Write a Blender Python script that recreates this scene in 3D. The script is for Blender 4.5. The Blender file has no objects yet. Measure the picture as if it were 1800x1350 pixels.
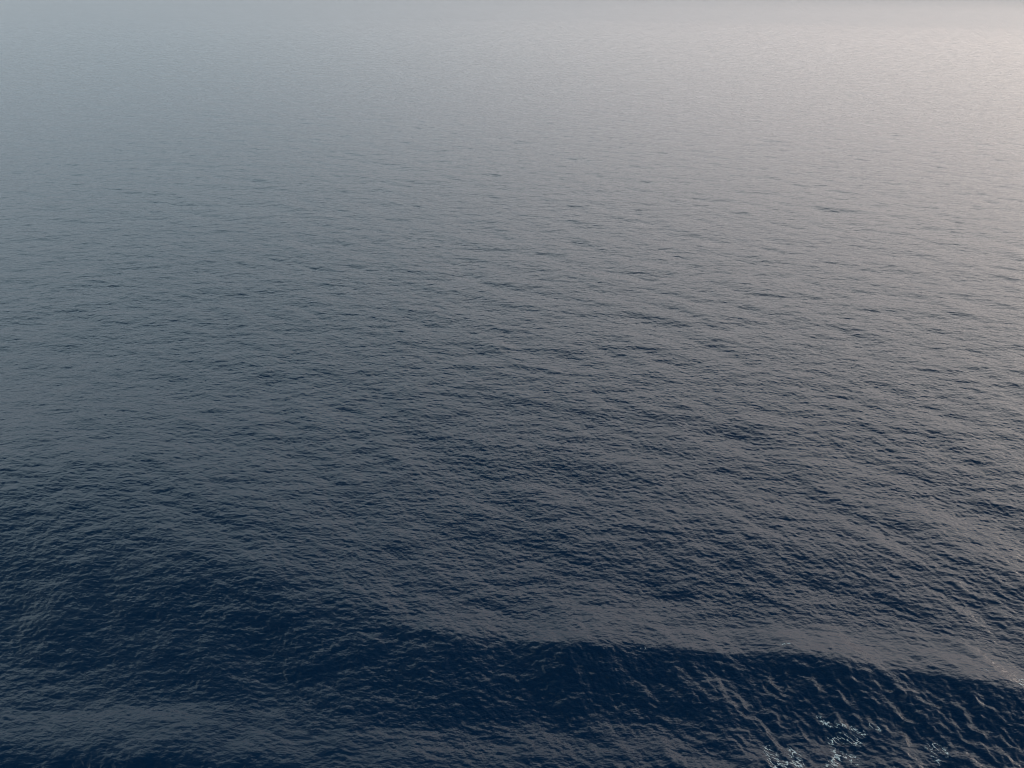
import bpy, math
import numpy as np

# ------------------------------------------------------------------ camera
sc = bpy.context.scene
CAM_H = 20.0
HFOV = math.radians(65.0)
PITCH = math.radians(25.93)      # below the horizon
ROLL = math.radians(0.5)
camd = bpy.data.cameras.new('camera')
camd.sensor_fit = 'HORIZONTAL'
camd.angle = HFOV
camd.clip_start = 0.5
camd.clip_end = 60000
cam = bpy.data.objects.new('camera', camd)
sc.collection.objects.link(cam)
cam.location = (0, 0, CAM_H)
# looks along +Y, pitched down, slightly rolled
import mathutils
R = mathutils.Matrix.Rotation(math.pi/2 - PITCH, 3, 'X') @ mathutils.Matrix.Rotation(ROLL, 3, 'Z')
cam.rotation_euler = R.to_euler()
sc.camera = cam

def ground(px, py):
    """photo pixel (1800x1350) -> point on the mean water level"""
    f = 900/math.tan(HFOV/2)
    d = R @ mathutils.Vector(((px-900)/f, -(py-675)/f, -1.0))
    t = -CAM_H/d.z
    return d.x*t, d.y*t

# ------------------------------------------------------------------ sky
VEIL = 2.12
SUN_AZ = math.radians(58)       # to the right of the view axis (+Y towards +X)
SUN_EL = math.radians(7)
w = bpy.data.worlds.new('World'); sc.world = w; w.use_nodes = True
nt = w.node_tree; nt.nodes.clear()
sky = nt.nodes.new('ShaderNodeTexSky'); sky.sky_type = 'NISHITA'
sky.sun_disc = False
sky.sun_elevation = SUN_EL
sky.sun_rotation = SUN_AZ
sky.air_density = 1.0; sky.dust_density = 3.5; sky.ozone_density = 2.0
hs = nt.nodes.new('ShaderNodeHueSaturation'); hs.inputs['Saturation'].default_value = 0.55
bg = nt.nodes.new('ShaderNodeBackground'); bg.inputs['Strength'].default_value = 0.05
nt.links.new(sky.outputs[0], hs.inputs['Color'])
nt.links.new(hs.outputs[0], bg.inputs['Color'])
# thin evening overcast in front of the clear sky: bright and low near the sun, blue overhead
tc_ = nt.nodes.new('ShaderNodeTexCoord')
sep = nt.nodes.new('ShaderNodeSeparateXYZ'); nt.links.new(tc_.outputs['Generated'], sep.inputs[0])
def ramp(stops):
    r = nt.nodes.new('ShaderNodeValToRGB'); r.color_ramp.interpolation = 'EASE'
    e = r.color_ramp.elements
    while len(e) < len(stops): e.new(0.5)
    for k, (el, c) in enumerate(stops):
        e[k].position = math.sin(math.radians(el)); e[k].color = (*c, 1)
    nt.links.new(sep.outputs['Z'], r.inputs[0]); return r
away = ramp([(0, (.185, .205, .23)), (11, (.33, .385, .425)), (27, (.43, .58, .62)), (47, (.045, .11, .14)), (90, (.001, .038, .068))])
toward = ramp([(0, (.36, .305, .30)), (13, (.78, .70, .675)), (30, (.98, .97, .91)), (49, (.09, .14, .165)), (90, (.001, .038, .068))])
dotn = nt.nodes.new('ShaderNodeVectorMath'); dotn.operation = 'DOT_PRODUCT'
dotn.inputs[1].default_value = (math.sin(SUN_AZ), math.cos(SUN_AZ), 0)
nt.links.new(tc_.outputs['Generated'], dotn.inputs[0])
mr = nt.nodes.new('ShaderNodeMapRange'); mr.interpolation_type = 'SMOOTHSTEP'
mr.inputs['From Min'].default_value = 0.08; mr.inputs['From Max'].default_value = 1.0
nt.links.new(dotn.outputs['Value'], mr.inputs['Value'])
mx = nt.nodes.new('ShaderNodeMix'); mx.data_type = 'RGBA'
nt.links.new(mr.outputs[0], mx.inputs[0]); nt.links.new(away.outputs[0], mx.inputs[6]); nt.links.new(toward.outputs[0], mx.inputs[7])
bg2 = nt.nodes.new('ShaderNodeBackground'); nt.links.new(mx.outputs[2], bg2.inputs['Color']); bg2.inputs['Strength'].default_value = VEIL
ad = nt.nodes.new('ShaderNodeAddShader'); nt.links.new(bg.outputs[0], ad.inputs[0]); nt.links.new(bg2.outputs[0], ad.inputs[1])
out = nt.nodes.new('ShaderNodeOutputWorld'); nt.links.new(ad.outputs[0], out.inputs['Surface'])

sl = bpy.data.lights.new('sun', 'SUN'); sl.energy = 0.5; sl.angle = math.radians(25)
sl.color = (1.0, 0.80, 0.68)
so = bpy.data.objects.new('sun', sl); sc.collection.objects.link(so)
sd = mathutils.Vector((math.sin(SUN_AZ)*math.cos(SUN_EL), math.cos(SUN_AZ)*math.cos(SUN_EL), math.sin(SUN_EL)))
so.rotation_euler = sd.to_track_quat('Z', 'Y').to_euler()
so.location = (200, 200, 200)

sc.view_settings.view_transform = 'Standard'
sc.view_settings.look = 'None'
sc.view_settings.exposure = 0.0
sc.view_settings.gamma = 1.0
sc.render.film_transparent = False
sc.cycles.max_bounces = 6
sc.cycles.pixel_filter_type = 'BLACKMAN_HARRIS'
sc.cycles.filter_width = 1.0

# ------------------------------------------------------------------ waves
rng = np.random.default_rng(11)

class Tile:
    """periodic random sea tile limited to wavelengths lmin..lmax (metres)"""
    def __init__(s, L, lmin, lmax, slope, wind, spread, n=1024, power=4.0, peak=None):
        s.L = L; s.n = n
        k1 = np.fft.fftfreq(n, 1.0/n)*2*np.pi/L
        kx, ky = np.meshgrid(k1, k1, indexing='xy')
        k = np.hypot(kx, ky); k[0, 0] = 1e-6
        lam = 2*np.pi/k
        S = k**(-power)
        if peak:
            kp = 2*np.pi/peak
            S = S*np.exp(-0.9*(kp/k)**2)
        m = (1/(1+(lmin/lam)**12)) * (1/(1+(lam/lmax)**12))
        c = (kx*math.cos(wind)+ky*math.sin(wind))/k
        D = (spread + (1-spread)*c*c)
        A = np.sqrt(S*D)*m
        A[0, 0] = 0
        H = A*(rng.normal(size=k.shape)+1j*rng.normal(size=k.shape))
        h = np.fft.ifft2(H)
        sx = np.fft.ifft2(1j*kx*H).real; sy = np.fft.ifft2(1j*ky*H).real
        g = slope/math.sqrt((sx**2+sy**2).mean())
        dx = np.fft.ifft2(-1j*kx/k*H).real; dy = np.fft.ifft2(-1j*ky/k*H).real
        s.f = np.stack([h.real*g, dx*g, dy*g], -1).astype(np.float32)
        s.rot = rng.uniform(-0.2, 0.2)
        s.off = rng.uniform(0, L, 2)
    def __call__(s, x, y):
        c, sn = math.cos(s.rot), math.sin(s.rot)
        u = ((x*c+y*sn+s.off[0])/s.L*s.n); v = ((-x*sn+y*c+s.off[1])/s.L*s.n)
        i = np.floor(u).astype(np.int64); j = np.floor(v).astype(np.int64)
        a = (u-i).astype(np.float32)[..., None]; b = (v-j).astype(np.float32)[..., None]
        a = a*a*(3-2*a); b = b*b*(3-2*b)
        i %= s.n; j %= s.n; i2 = (i+1) % s.n; j2 = (j+1) % s.n
        f = s.f
        r = (f[j, i]*(1-a)+f[j, i2]*a)*(1-b)+(f[j2, i]*(1-a)+f[j2, i2]*a)*b
        hx = r[..., 1]*c - r[..., 2]*sn; hy = r[..., 1]*sn + r[..., 2]*c
        return r[..., 0], hx, hy

WIND = math.radians(-123); WX, WY = math.cos(WIND), math.sin(WIND)
#          size  lmin  lmax slope  dir  isotropy
SHEAR = 1.9
TILES = [
    (Tile(231., 1.8, 40., 0.040, WIND, 0.10, power=4.2, peak=5.), 1.8, 0),
    (Tile(41.7, 0.45, 1.8, 0.036, WIND, 0.08, power=3.6), 0.45, 1),
    (Tile(33.1, 0.45, 1.8, 0.034, WIND+0.85, 0.06, power=3.6), 0.45, 1),
    (Tile(11.9, 0.15, 0.45, 0.072, WIND, 0.10, power=3.6), 0.15, 2),
    (Tile(9.3, 0.15, 0.45, 0.060, WIND+0.4, 0.10, power=3.6), 0.15, 2),
    (Tile(5.1, 0.06, 0.15, 0.085, WIND, 0.25, power=3.8), 0.06, 3),
]
GUST = Tile(611., 25., 300., 1.0, WIND, 0.5, n=512, power=2.6)
GSTD = GUST.f[..., 0].std()

# ship's wash: crest line of the outer wash wave, traced on the water
CREST = [(-300, 850), (0, 868), (250, 940), (480, 1030), (680, 1110), (850, 1143), (1130, 1157), (1300, 1165), (1500, 1182), (1650, 1202), (1800, 1232), (1950, 1268), (2300, 1370)]
cp = np.array([ground(*p) for p in CREST])
def crest_y(x):
    return np.interp(x, cp[:, 0], cp[:, 1])
_xs = np.linspace(-60, 60, 2401); _cy = crest_y(_xs)
_k = np.exp(-0.5*(np.arange(-60, 61)*0.05/1.0)**2); _k /= _k.sum()
_cy = np.convolve(np.pad(_cy, 60, 'edge'), _k, 'valid')
def crest_s(x):
    return np.interp(x, _xs, _cy)

CREST2 = [(-600, 1312), (0, 1322), (250, 1328), (500, 1345), (800, 1380), (1200, 1430), (1800, 1530)]
cp2 = np.array([ground(*p) for p in CREST2])
def crest2(x):
    return np.interp(x, cp2[:, 0], cp2[:, 1])

def wiggle(x, seed, lo, hi, n=14):
    r = np.random.default_rng(seed); out = 0*x
    for _ in range(n):
        lam = math.exp(r.uniform(math.log(lo), math.log(hi)))
        out = out + (lam/hi)**0.7*np.sin(2*np.pi*x/lam + r.uniform(0, 6.28))
    return out/math.sqrt(n)*1.4

def cusp(d, a, w):
    return np.exp(-(np.sqrt(d*d+w*w)-w)/a)

def wash(x, y):
    """height of the ship's wash and how far it smooths the ripples"""
    side = np.exp(-np.clip(np.abs(x)-26, 0, None)/8)
    d = y - crest_s(x) - 0.17*wiggle(x+0.3*y, 5, 0.6, 6.0)   # >0 beyond the crest, <0 towards the ship
    wl = np.clip((x+10)/11, 0, 1); wl = wl*wl*(3-2*wl)
    amp = 0.46*side*(1+0.15*wiggle(x, 9, 3, 9))
    back = cusp(np.clip(d, 0, None), 1.95, 0.32)
    front = cusp(np.clip(d, None, 0), 1.15+0.5*np.clip((x-4)/7, 0, 1), 0.32)
    L = np.clip(crest_s(x)-crest2(x)-1.6, 5.0, 15.0)
    left = 0.085*L*side*np.where(d > 0, np.exp(-(d/9.0)**2), 0.5+0.5*np.cos(np.pi*np.clip(-d/L, 0, 1)))
    h = wl*amp*np.where(d > 0, back, front) + (1-wl)*left
    h += 0.20*np.clip(x/7, 0, 1)*side*np.exp(-((d-6.8)/2.9)**2)
    h -= wl*amp*0.30*np.exp(-((d+2.9)/1.1)**2)
    # second crest, nearer the ship, strongest on the left
    amp2 = 0.20*np.clip((5-x)/10, 0.15, 1)*side
    d2 = y - crest2(x) - 0.3*wiggle(x-0.2*y, 15, 1.2, 8.0)
    h += amp2*np.exp(-np.where(d2 > 0, d2/1.3, d2/0.9)**2) - amp2*0.6*np.exp(-((d2+2.0)/0.9)**2)
    # long oblique waves running off the bow, on the right
    q = np.clip((x-1)/5, 0, 1)*np.clip((-d)/0.8, 0, 1)*side
    q = q + 0.4*np.clip((x+2)/8, 0, 1)*np.exp(-((d-6.5)/3.2)**2)*side
    u = (x*math.sin(0.95)+y*math.cos(0.95))
    t = (x*math.cos(0.95)-y*math.sin(0.95))
    for lam, a_, sd_ in ((2.3, .034, 1), (1.25, .019, 2), (0.62, .014, 3), (0.33, .007, 4)):
        ph = 2*np.pi*(u+0.28*lam*wiggle(t, 30+sd_, lam*0.8, lam*5)+0.2*lam*wiggle(u, 60+sd_, lam*1.5, lam*6))/lam
        env = np.clip(0.6+0.6*wiggle(t+0.7*u, 90+sd_, lam, lam*4), 0, 1.6)
        h += q*(1+0.35*np.clip((x-5)/5, 0, 1))*env*a_*(1-2*np.abs(np.sin(ph/2))**1.3+0.2)
    sm = np.exp(-((d-1.15)/1.0)**2)*np.clip((x+3)/8, 0, 1)
    sm2 = 0.5*np.exp(-((d2-0.6)/0.8)**2)*np.clip((4-x)/8, 0, 1)
    sm4 = 0.8*(1-wl)*np.exp(-((d+5.0)/3.0)**2)
    return h, np.clip(sm+sm2+sm4, 0, 1)

def sea(x, y, spacing, near=True):
    z = np.zeros_like(x); ox = np.zeros_like(x); oy = np.zeros_like(x)
    hw, sm = wash(x, y)
    gust = np.clip(1+0.16*GUST(x, y)[0]/GSTD, 0.5, 1.6)
    for t, lmin, lev in TILES:
        if t is None: continue
        need = lmin*1.0
        fade = np.clip((need*1.6 - spacing*1.2)/(need*1.0), 0, 1)
        if not (fade > 0).any(): continue
        g = fade
        if lev >= 2: g = g*(1-0.4*sm)*gust
        elif lev == 1: g = g*(1-0.45*sm)*(0.4+0.6*gust)
        h, dx, dy = t(x, y)
        ch = (1.0, 0.9, 0.6, 0.5)[lev]
        sh = SHEAR if lev else 0.8
        z += h*g; ox += (ch*dx+sh*WX*h)*g; oy += (ch*dy+sh*WY*h)*g
    return x+ox, y+oy, z+hw, sm

def radii(r0, r1, f):
    out = [r0]
    while out[-1] < r1:
        out.append(out[-1]+f(out[-1]))
    return np.array(out)

def polar(rs, th, spf):
    r, t = np.meshgrid(rs, th, indexing='ij')
    x = r*np.sin(t); y = r*np.cos(t)
    sp = spf(r)
    X = np.empty_like(x); Y = np.empty_like(x); Z = np.empty_like(x); S = np.empty_like(x)
    for a in range(0, len(rs), 200):
        s = slice(a, a+200)
        X[s], Y[s], Z[s], S[s] = sea(x[s], y[s], sp[s])
    return X, Y, Z, S

def quads(nr, nc, base=0):
    i = np.arange(nr-1)[:, None]*nc + np.arange(nc-1)[None, :]
    return (np.stack([i, i+1, i+nc+1, i+nc], -1).reshape(-1, 4)[:, ::-1] + base)

def build(name, V, F, mat, attr=None):
    me = bpy.data.meshes.new(name)
    me.vertices.add(len(V)); me.vertices.foreach_set('co', V.astype(np.float32).ravel())
    me.loops.add(F.size); me.loops.foreach_set('vertex_index', F.astype(np.int32).ravel())
    me.polygons.add(len(F))
    me.polygons.foreach_set('loop_start', (np.arange(len(F))*4).astype(np.int32))
    me.polygons.foreach_set('use_smooth', np.ones(len(F), bool))
    me.update(calc_edges=True)
    if attr is not None:
        at = me.attributes.new('slick', 'FLOAT', 'POINT'); at.data.foreach_set('value', attr.astype(np.float32).ravel())
    me.materials.append(mat)
    o = bpy.data.objects.new(name, me); sc.collection.objects.link(o)
    return o

# ------------------------------------------------------------------ materials
def water_material():
    m = bpy.data.materials.new('sea_water'); m.use_nodes = True
    n = m.node_tree.nodes; l = m.node_tree.links
    p = n['Principled BSDF']
    p.inputs['Base Color'].default_value = (0.0006, 0.0115, 0.036, 1)
    p.inputs['Roughness'].default_value = 0.05
    p.inputs['IOR'].default_value = 1.333
    geo = n.new('ShaderNodeNewGeometry')
    mp = n.new('ShaderNodeMapping'); mp.inputs['Rotation'].default_value = (0, 0, math.radians(12))
    mp.inputs['Scale'].default_value = (0.6, 1.0, 1.0)
    l.new(geo.outputs['Position'], mp.inputs['Vector'])
    sk = n.new('ShaderNodeAttribute'); sk.attribute_name = 'slick'
    inv = n.new('ShaderNodeMath'); inv.operation = 'MULTIPLY_ADD'
    inv.inputs[1].default_value = -0.25; inv.inputs[2].default_value = 1.0
    l.new(sk.outputs['Fac'], inv.inputs[0])
    prev = None
    for scale, dist, det, rough in ((1.0, 0.12, 3.0, 0.6), (3.2, 0.055, 3.0, 0.6), (10.0, 0.020, 3.0, 0.6)):
        t = n.new('ShaderNodeTexNoise'); t.inputs['Scale'].default_value = scale
        t.inputs['Detail'].default_value = det; t.inputs['Roughness'].default_value = rough
        l.new(mp.outputs[0], t.inputs['Vector'])
        b = n.new('ShaderNodeBump'); b.inputs['Distance'].default_value = dist
        l.new(inv.outputs[0], b.inputs['Strength'])
        l.new(t.outputs['Fac'], b.inputs['Height'])
        if prev: l.new(prev.outputs[0], b.inputs['Normal'])
        prev = b
    l.new(prev.outputs[0], p.inputs['Normal'])
    return m
WATER = water_material()

# ------------------------------------------------------------------ the sea
step = lambda r: 0.035 if r < 20 else (0.00175*r if r < 150 else (0.0023*r if r < 700 else 0.0038*r))
rs = radii(8.0, 14000., step)
th = np.radians(np.linspace(-46, 46, 1500))
spf = lambda r: np.where(r < 20, 0.035, np.where(r < 700, 0.0020*r, 0.0020*r+0.0018*(r-700)))
X, Y, Z, S = polar(rs, th, spf)
V = np.stack([X, Y, Z], -1).reshape(-1, 3); F = quads(len(rs), len(th))
nv = len(V)
# the rest of the sea all round, coarser
rc = radii(0.5, 14000., lambda r: max(0.5, 0.03*r))
tc = np.radians(np.linspace(46, 314, 400))
Xc, Yc, Zc, Sc = polar(rc, tc, lambda r: np.maximum(0.5, 0.03*r))
V2 = np.stack([Xc, Yc, Zc], -1).reshape(-1, 3); F2 = quads(len(rc), len(tc), nv)
rn = radii(0.5, 8.0, lambda r: 0.15); rn[-1] = 8.0
Xn, Yn, Zn, Sn = polar(rn, np.radians(np.linspace(-46, 46, 200)), lambda r: np.full_like(r, 0.15))
V3 = np.stack([Xn, Yn, Zn], -1).reshape(-1, 3); F3 = quads(len(rn), 200, nv+len(V2))
seao = build('sea', np.concatenate([V, V2, V3]), np.concatenate([F, F2, F3]), WATER,
             np.concatenate([S.ravel(), Sc.ravel(), Sn.ravel()]))
seao['kind'] = 'structure'
print('sea verts', len(V), 'rows', len(rs))

# ------------------------------------------------------------------ foam
foam_mat = bpy.data.materials.new('foam'); foam_mat.use_nodes = True
fp = foam_mat.node_tree.nodes['Principled BSDF']
fp.inputs['Base Color'].default_value = (.58, .59, .60, 1); fp.inputs['Roughness'].default_value = 0.7
at_ = foam_mat.node_tree.nodes.new('ShaderNodeAttribute'); at_.attribute_name = 'slick'
foam_mat.node_tree.links.new(at_.outputs['Fac'], fp.inputs['Alpha'])
n1 = Tile(2.3, 0.05, 0.4, 1, 0.9, 0.5, n=512, power=3.9); n2 = Tile(1.7, 0.025, 0.12, 1, 0.9, 0.8, n=512, power=3.0)
def foam(segs, label, thr=1.0, res=0.011, dens=1.6):
    P = [(np.array(ground(*a)), np.array(ground(*b)), wd) for a, b, wd in segs]
    pts = np.array([q for p in P for q in p[:2]])
    m = 0.5
    xs = np.arange(pts[:, 0].min()-m, pts[:, 0].max()+m, res); ys = np.arange(pts[:, 1].min()-m, pts[:, 1].max()+m, res)
    x, y = np.meshgrid(xs, ys)
    env = np.zeros_like(x)
    for a, b, wd in P:
        ab = b-a; t = np.clip(((x-a[0])*ab[0]+(y-a[1])*ab[1])/max(ab@ab, 1e-6), 0, 1)
        dd = np.hypot(x-a[0]-t*ab[0], y-a[1]-t*ab[1])
        env = np.maximum(env, np.exp(-(dd/wd)**2))
    ca, sa = math.cos(-0.6), math.sin(-0.6)
    u_ = (x*ca+y*sa)*0.62; v_ = (-x*sa+y*ca)*1.25
    f1 = n1(u_, v_)[0]; f2 = n2(u_, v_)[0]
    f1 = f1/n1.f[..., 0].std(); f2 = f2/n2.f[..., 0].std()
    lace = np.clip(1-np.abs(f1)*1.5, 0, 1)**1.3*np.clip(0.75+0.4*f2, 0, 1.4)
    cover = np.clip(env*(0.10+1.05*lace)-0.10*thr, 0, 1)*dens
    cover = np.clip(cover, 0, 0.92)
    X_, Y_, Z_, _ = sea(x, y, np.full_like(x, 0.035))
    X_ = X_; Z_ = Z_ + 0.012
    q = (cover[:-1, :-1]+cover[1:, :-1]+cover[:-1, 1:]+cover[1:, 1:])/4 > 0.02
    nr, nc = x.shape
    i = (np.arange(nr-1)[:, None]*nc+np.arange(nc-1)[None, :])[q]
    F_ = np.stack([i, i+1, i+nc+1, i+nc], -1)
    used, invx = np.unique(F_, return_inverse=True)
    V_ = np.stack([X_, Y_, Z_], -1).reshape(-1, 3)[used]
    o = build('foam_patch', V_, invx.reshape(-1, 4), foam_mat, cover.reshape(-1)[used])
    o['label'] = label; o['category'] = 'foam'; o['group'] = 'foam patches on the ship wash'
foam([((1462, 1302), (1482, 1296), .16), ((1482, 1296), (1512, 1302), .15), ((1500, 1284), (1516, 1290), .12), ((1470, 1322), (1482, 1326), .16), ((1482, 1326), (1504, 1336), .16),
      ((1478, 1326), (1455, 1350), .13), ((1440, 1266), (1452, 1274), .10), ((1452, 1274), (1485, 1278), .09), ((1530, 1278), (1545, 1284), .07)],
     'largest lacy white foam patch, near the bottom right of the dark wave face')
foam([((1352, 1318), (1362, 1348), .17), ((1392, 1320), (1404, 1348), .17), ((1362, 1340), (1400, 1346), .12)],
     'broken white foam specks at the bottom edge, just left of the largest foam patch', 1.12)
foam([((1638, 1308), (1650, 1318), .13), ((1650, 1318), (1662, 1322), .13), ((1632, 1314), (1655, 1340), .10)],
     'small white foam streak right of the largest foam patch', 1.05)
foam([((1372, 1149), (1384, 1149), .06)],
     'tiny white foam fleck on the long crest edge right of centre', 1.0, dens=0.9)
foam([((1124, 1157), (1132, 1156), .05)], 'faintest and leftmost white foam fleck, on the long crest edge', 1.0, dens=0.8)
foam([((1720, 1193), (1728, 1194), .06)], 'tiny white foam fleck on a pointed peak of the long crest edge', 1.0, dens=0.8)
foam([((1784, 1213), (1800, 1212), .12), ((1790, 1222), (1806, 1230), .12)],
     'white foam at the right edge of the picture on the grey back of the crest', 0.95)

# ------------------------------------------------------------------ far coast
def coast():
    n, m = 160, 14
    r = np.random.default_rng(4)
    az = np.radians(np.linspace(30.5, 60, n)); V = []; hs_ = []
    for i, a in enumerate(az):
        hs_.append((35+120*math.sin(math.pi*min(1, i/(n-1)*1.1))**0.8)*min(1, i/10)*(1+0.25*math.sin(i*.21)+0.12*math.sin(i*.57+1)+0.05*r.uniform(-1, 1))+1)
    for i, a in enumerate(az):
        for j in range(m):
            f = j/(m-1); rr = 11500+1800*f
            z = hs_[i]*math.sin(math.pi*f)**0.8*(1+0.15*math.sin(i*.4+j)) - 2
            V.append((rr*math.sin(a), rr*math.cos(a), z))
    mat = bpy.data.materials.new('coast_scrub'); mat.use_nodes = True
    nn = mat.node_tree.nodes; ll = mat.node_tree.links
    t = nn.new('ShaderNodeTexNoise'); t.inputs['Scale'].default_value = 0.004; t.inputs['Detail'].default_value = 6
    g = nn.new('ShaderNodeNewGeometry'); ll.new(g.outputs['Position'], t.inputs['Vector'])
    c = nn.new('ShaderNodeValToRGB'); c.color_ramp.elements[0].color = (.05, .06, .035, 1); c.color_ramp.elements[1].color = (.16, .14, .10, 1)
    ll.new(t.outputs['Fac'], c.inputs[0]); ll.new(c.outputs[0], nn['Principled BSDF'].inputs['Base Color'])
    nn['Principled BSDF'].inputs['Roughness'].default_value = 0.9
    o = build('far_coast', np.array(V), quads(n, m), mat)
    o['kind'] = 'structure'
coast()

# ------------------------------------------------------------------ haze
HZ = 14200.0
hv = np.array([(x, y, z) for z in (-4., 260.) for (x, y) in ((-HZ, -HZ), (HZ, -HZ), (HZ, HZ), (-HZ, HZ))])
hf = np.array([(0, 3, 2, 1), (4, 5, 6, 7), (0, 1, 5, 4), (1, 2, 6, 5), (2, 3, 7, 6), (3, 0, 4, 7)])
hm = bpy.data.materials.new('evening_haze'); hm.use_nodes = True
hn = hm.node_tree; hn.nodes.clear()
ho = hn.nodes.new('ShaderNodeOutputMaterial'); pv = hn.nodes.new('ShaderNodeVolumePrincipled')
pv.inputs['Color'].default_value = (.82, .84, .87, 1); pv.inputs['Density'].default_value = 0.9e-4
pv.inputs['Anisotropy'].default_value = 0.2
hn.links.new(pv.outputs[0], ho.inputs['Volume'])
hz = build('haze', hv, hf, hm); hz['kind'] = 'stuff'
for p_ in hz.data.polygons: p_.use_smooth = False
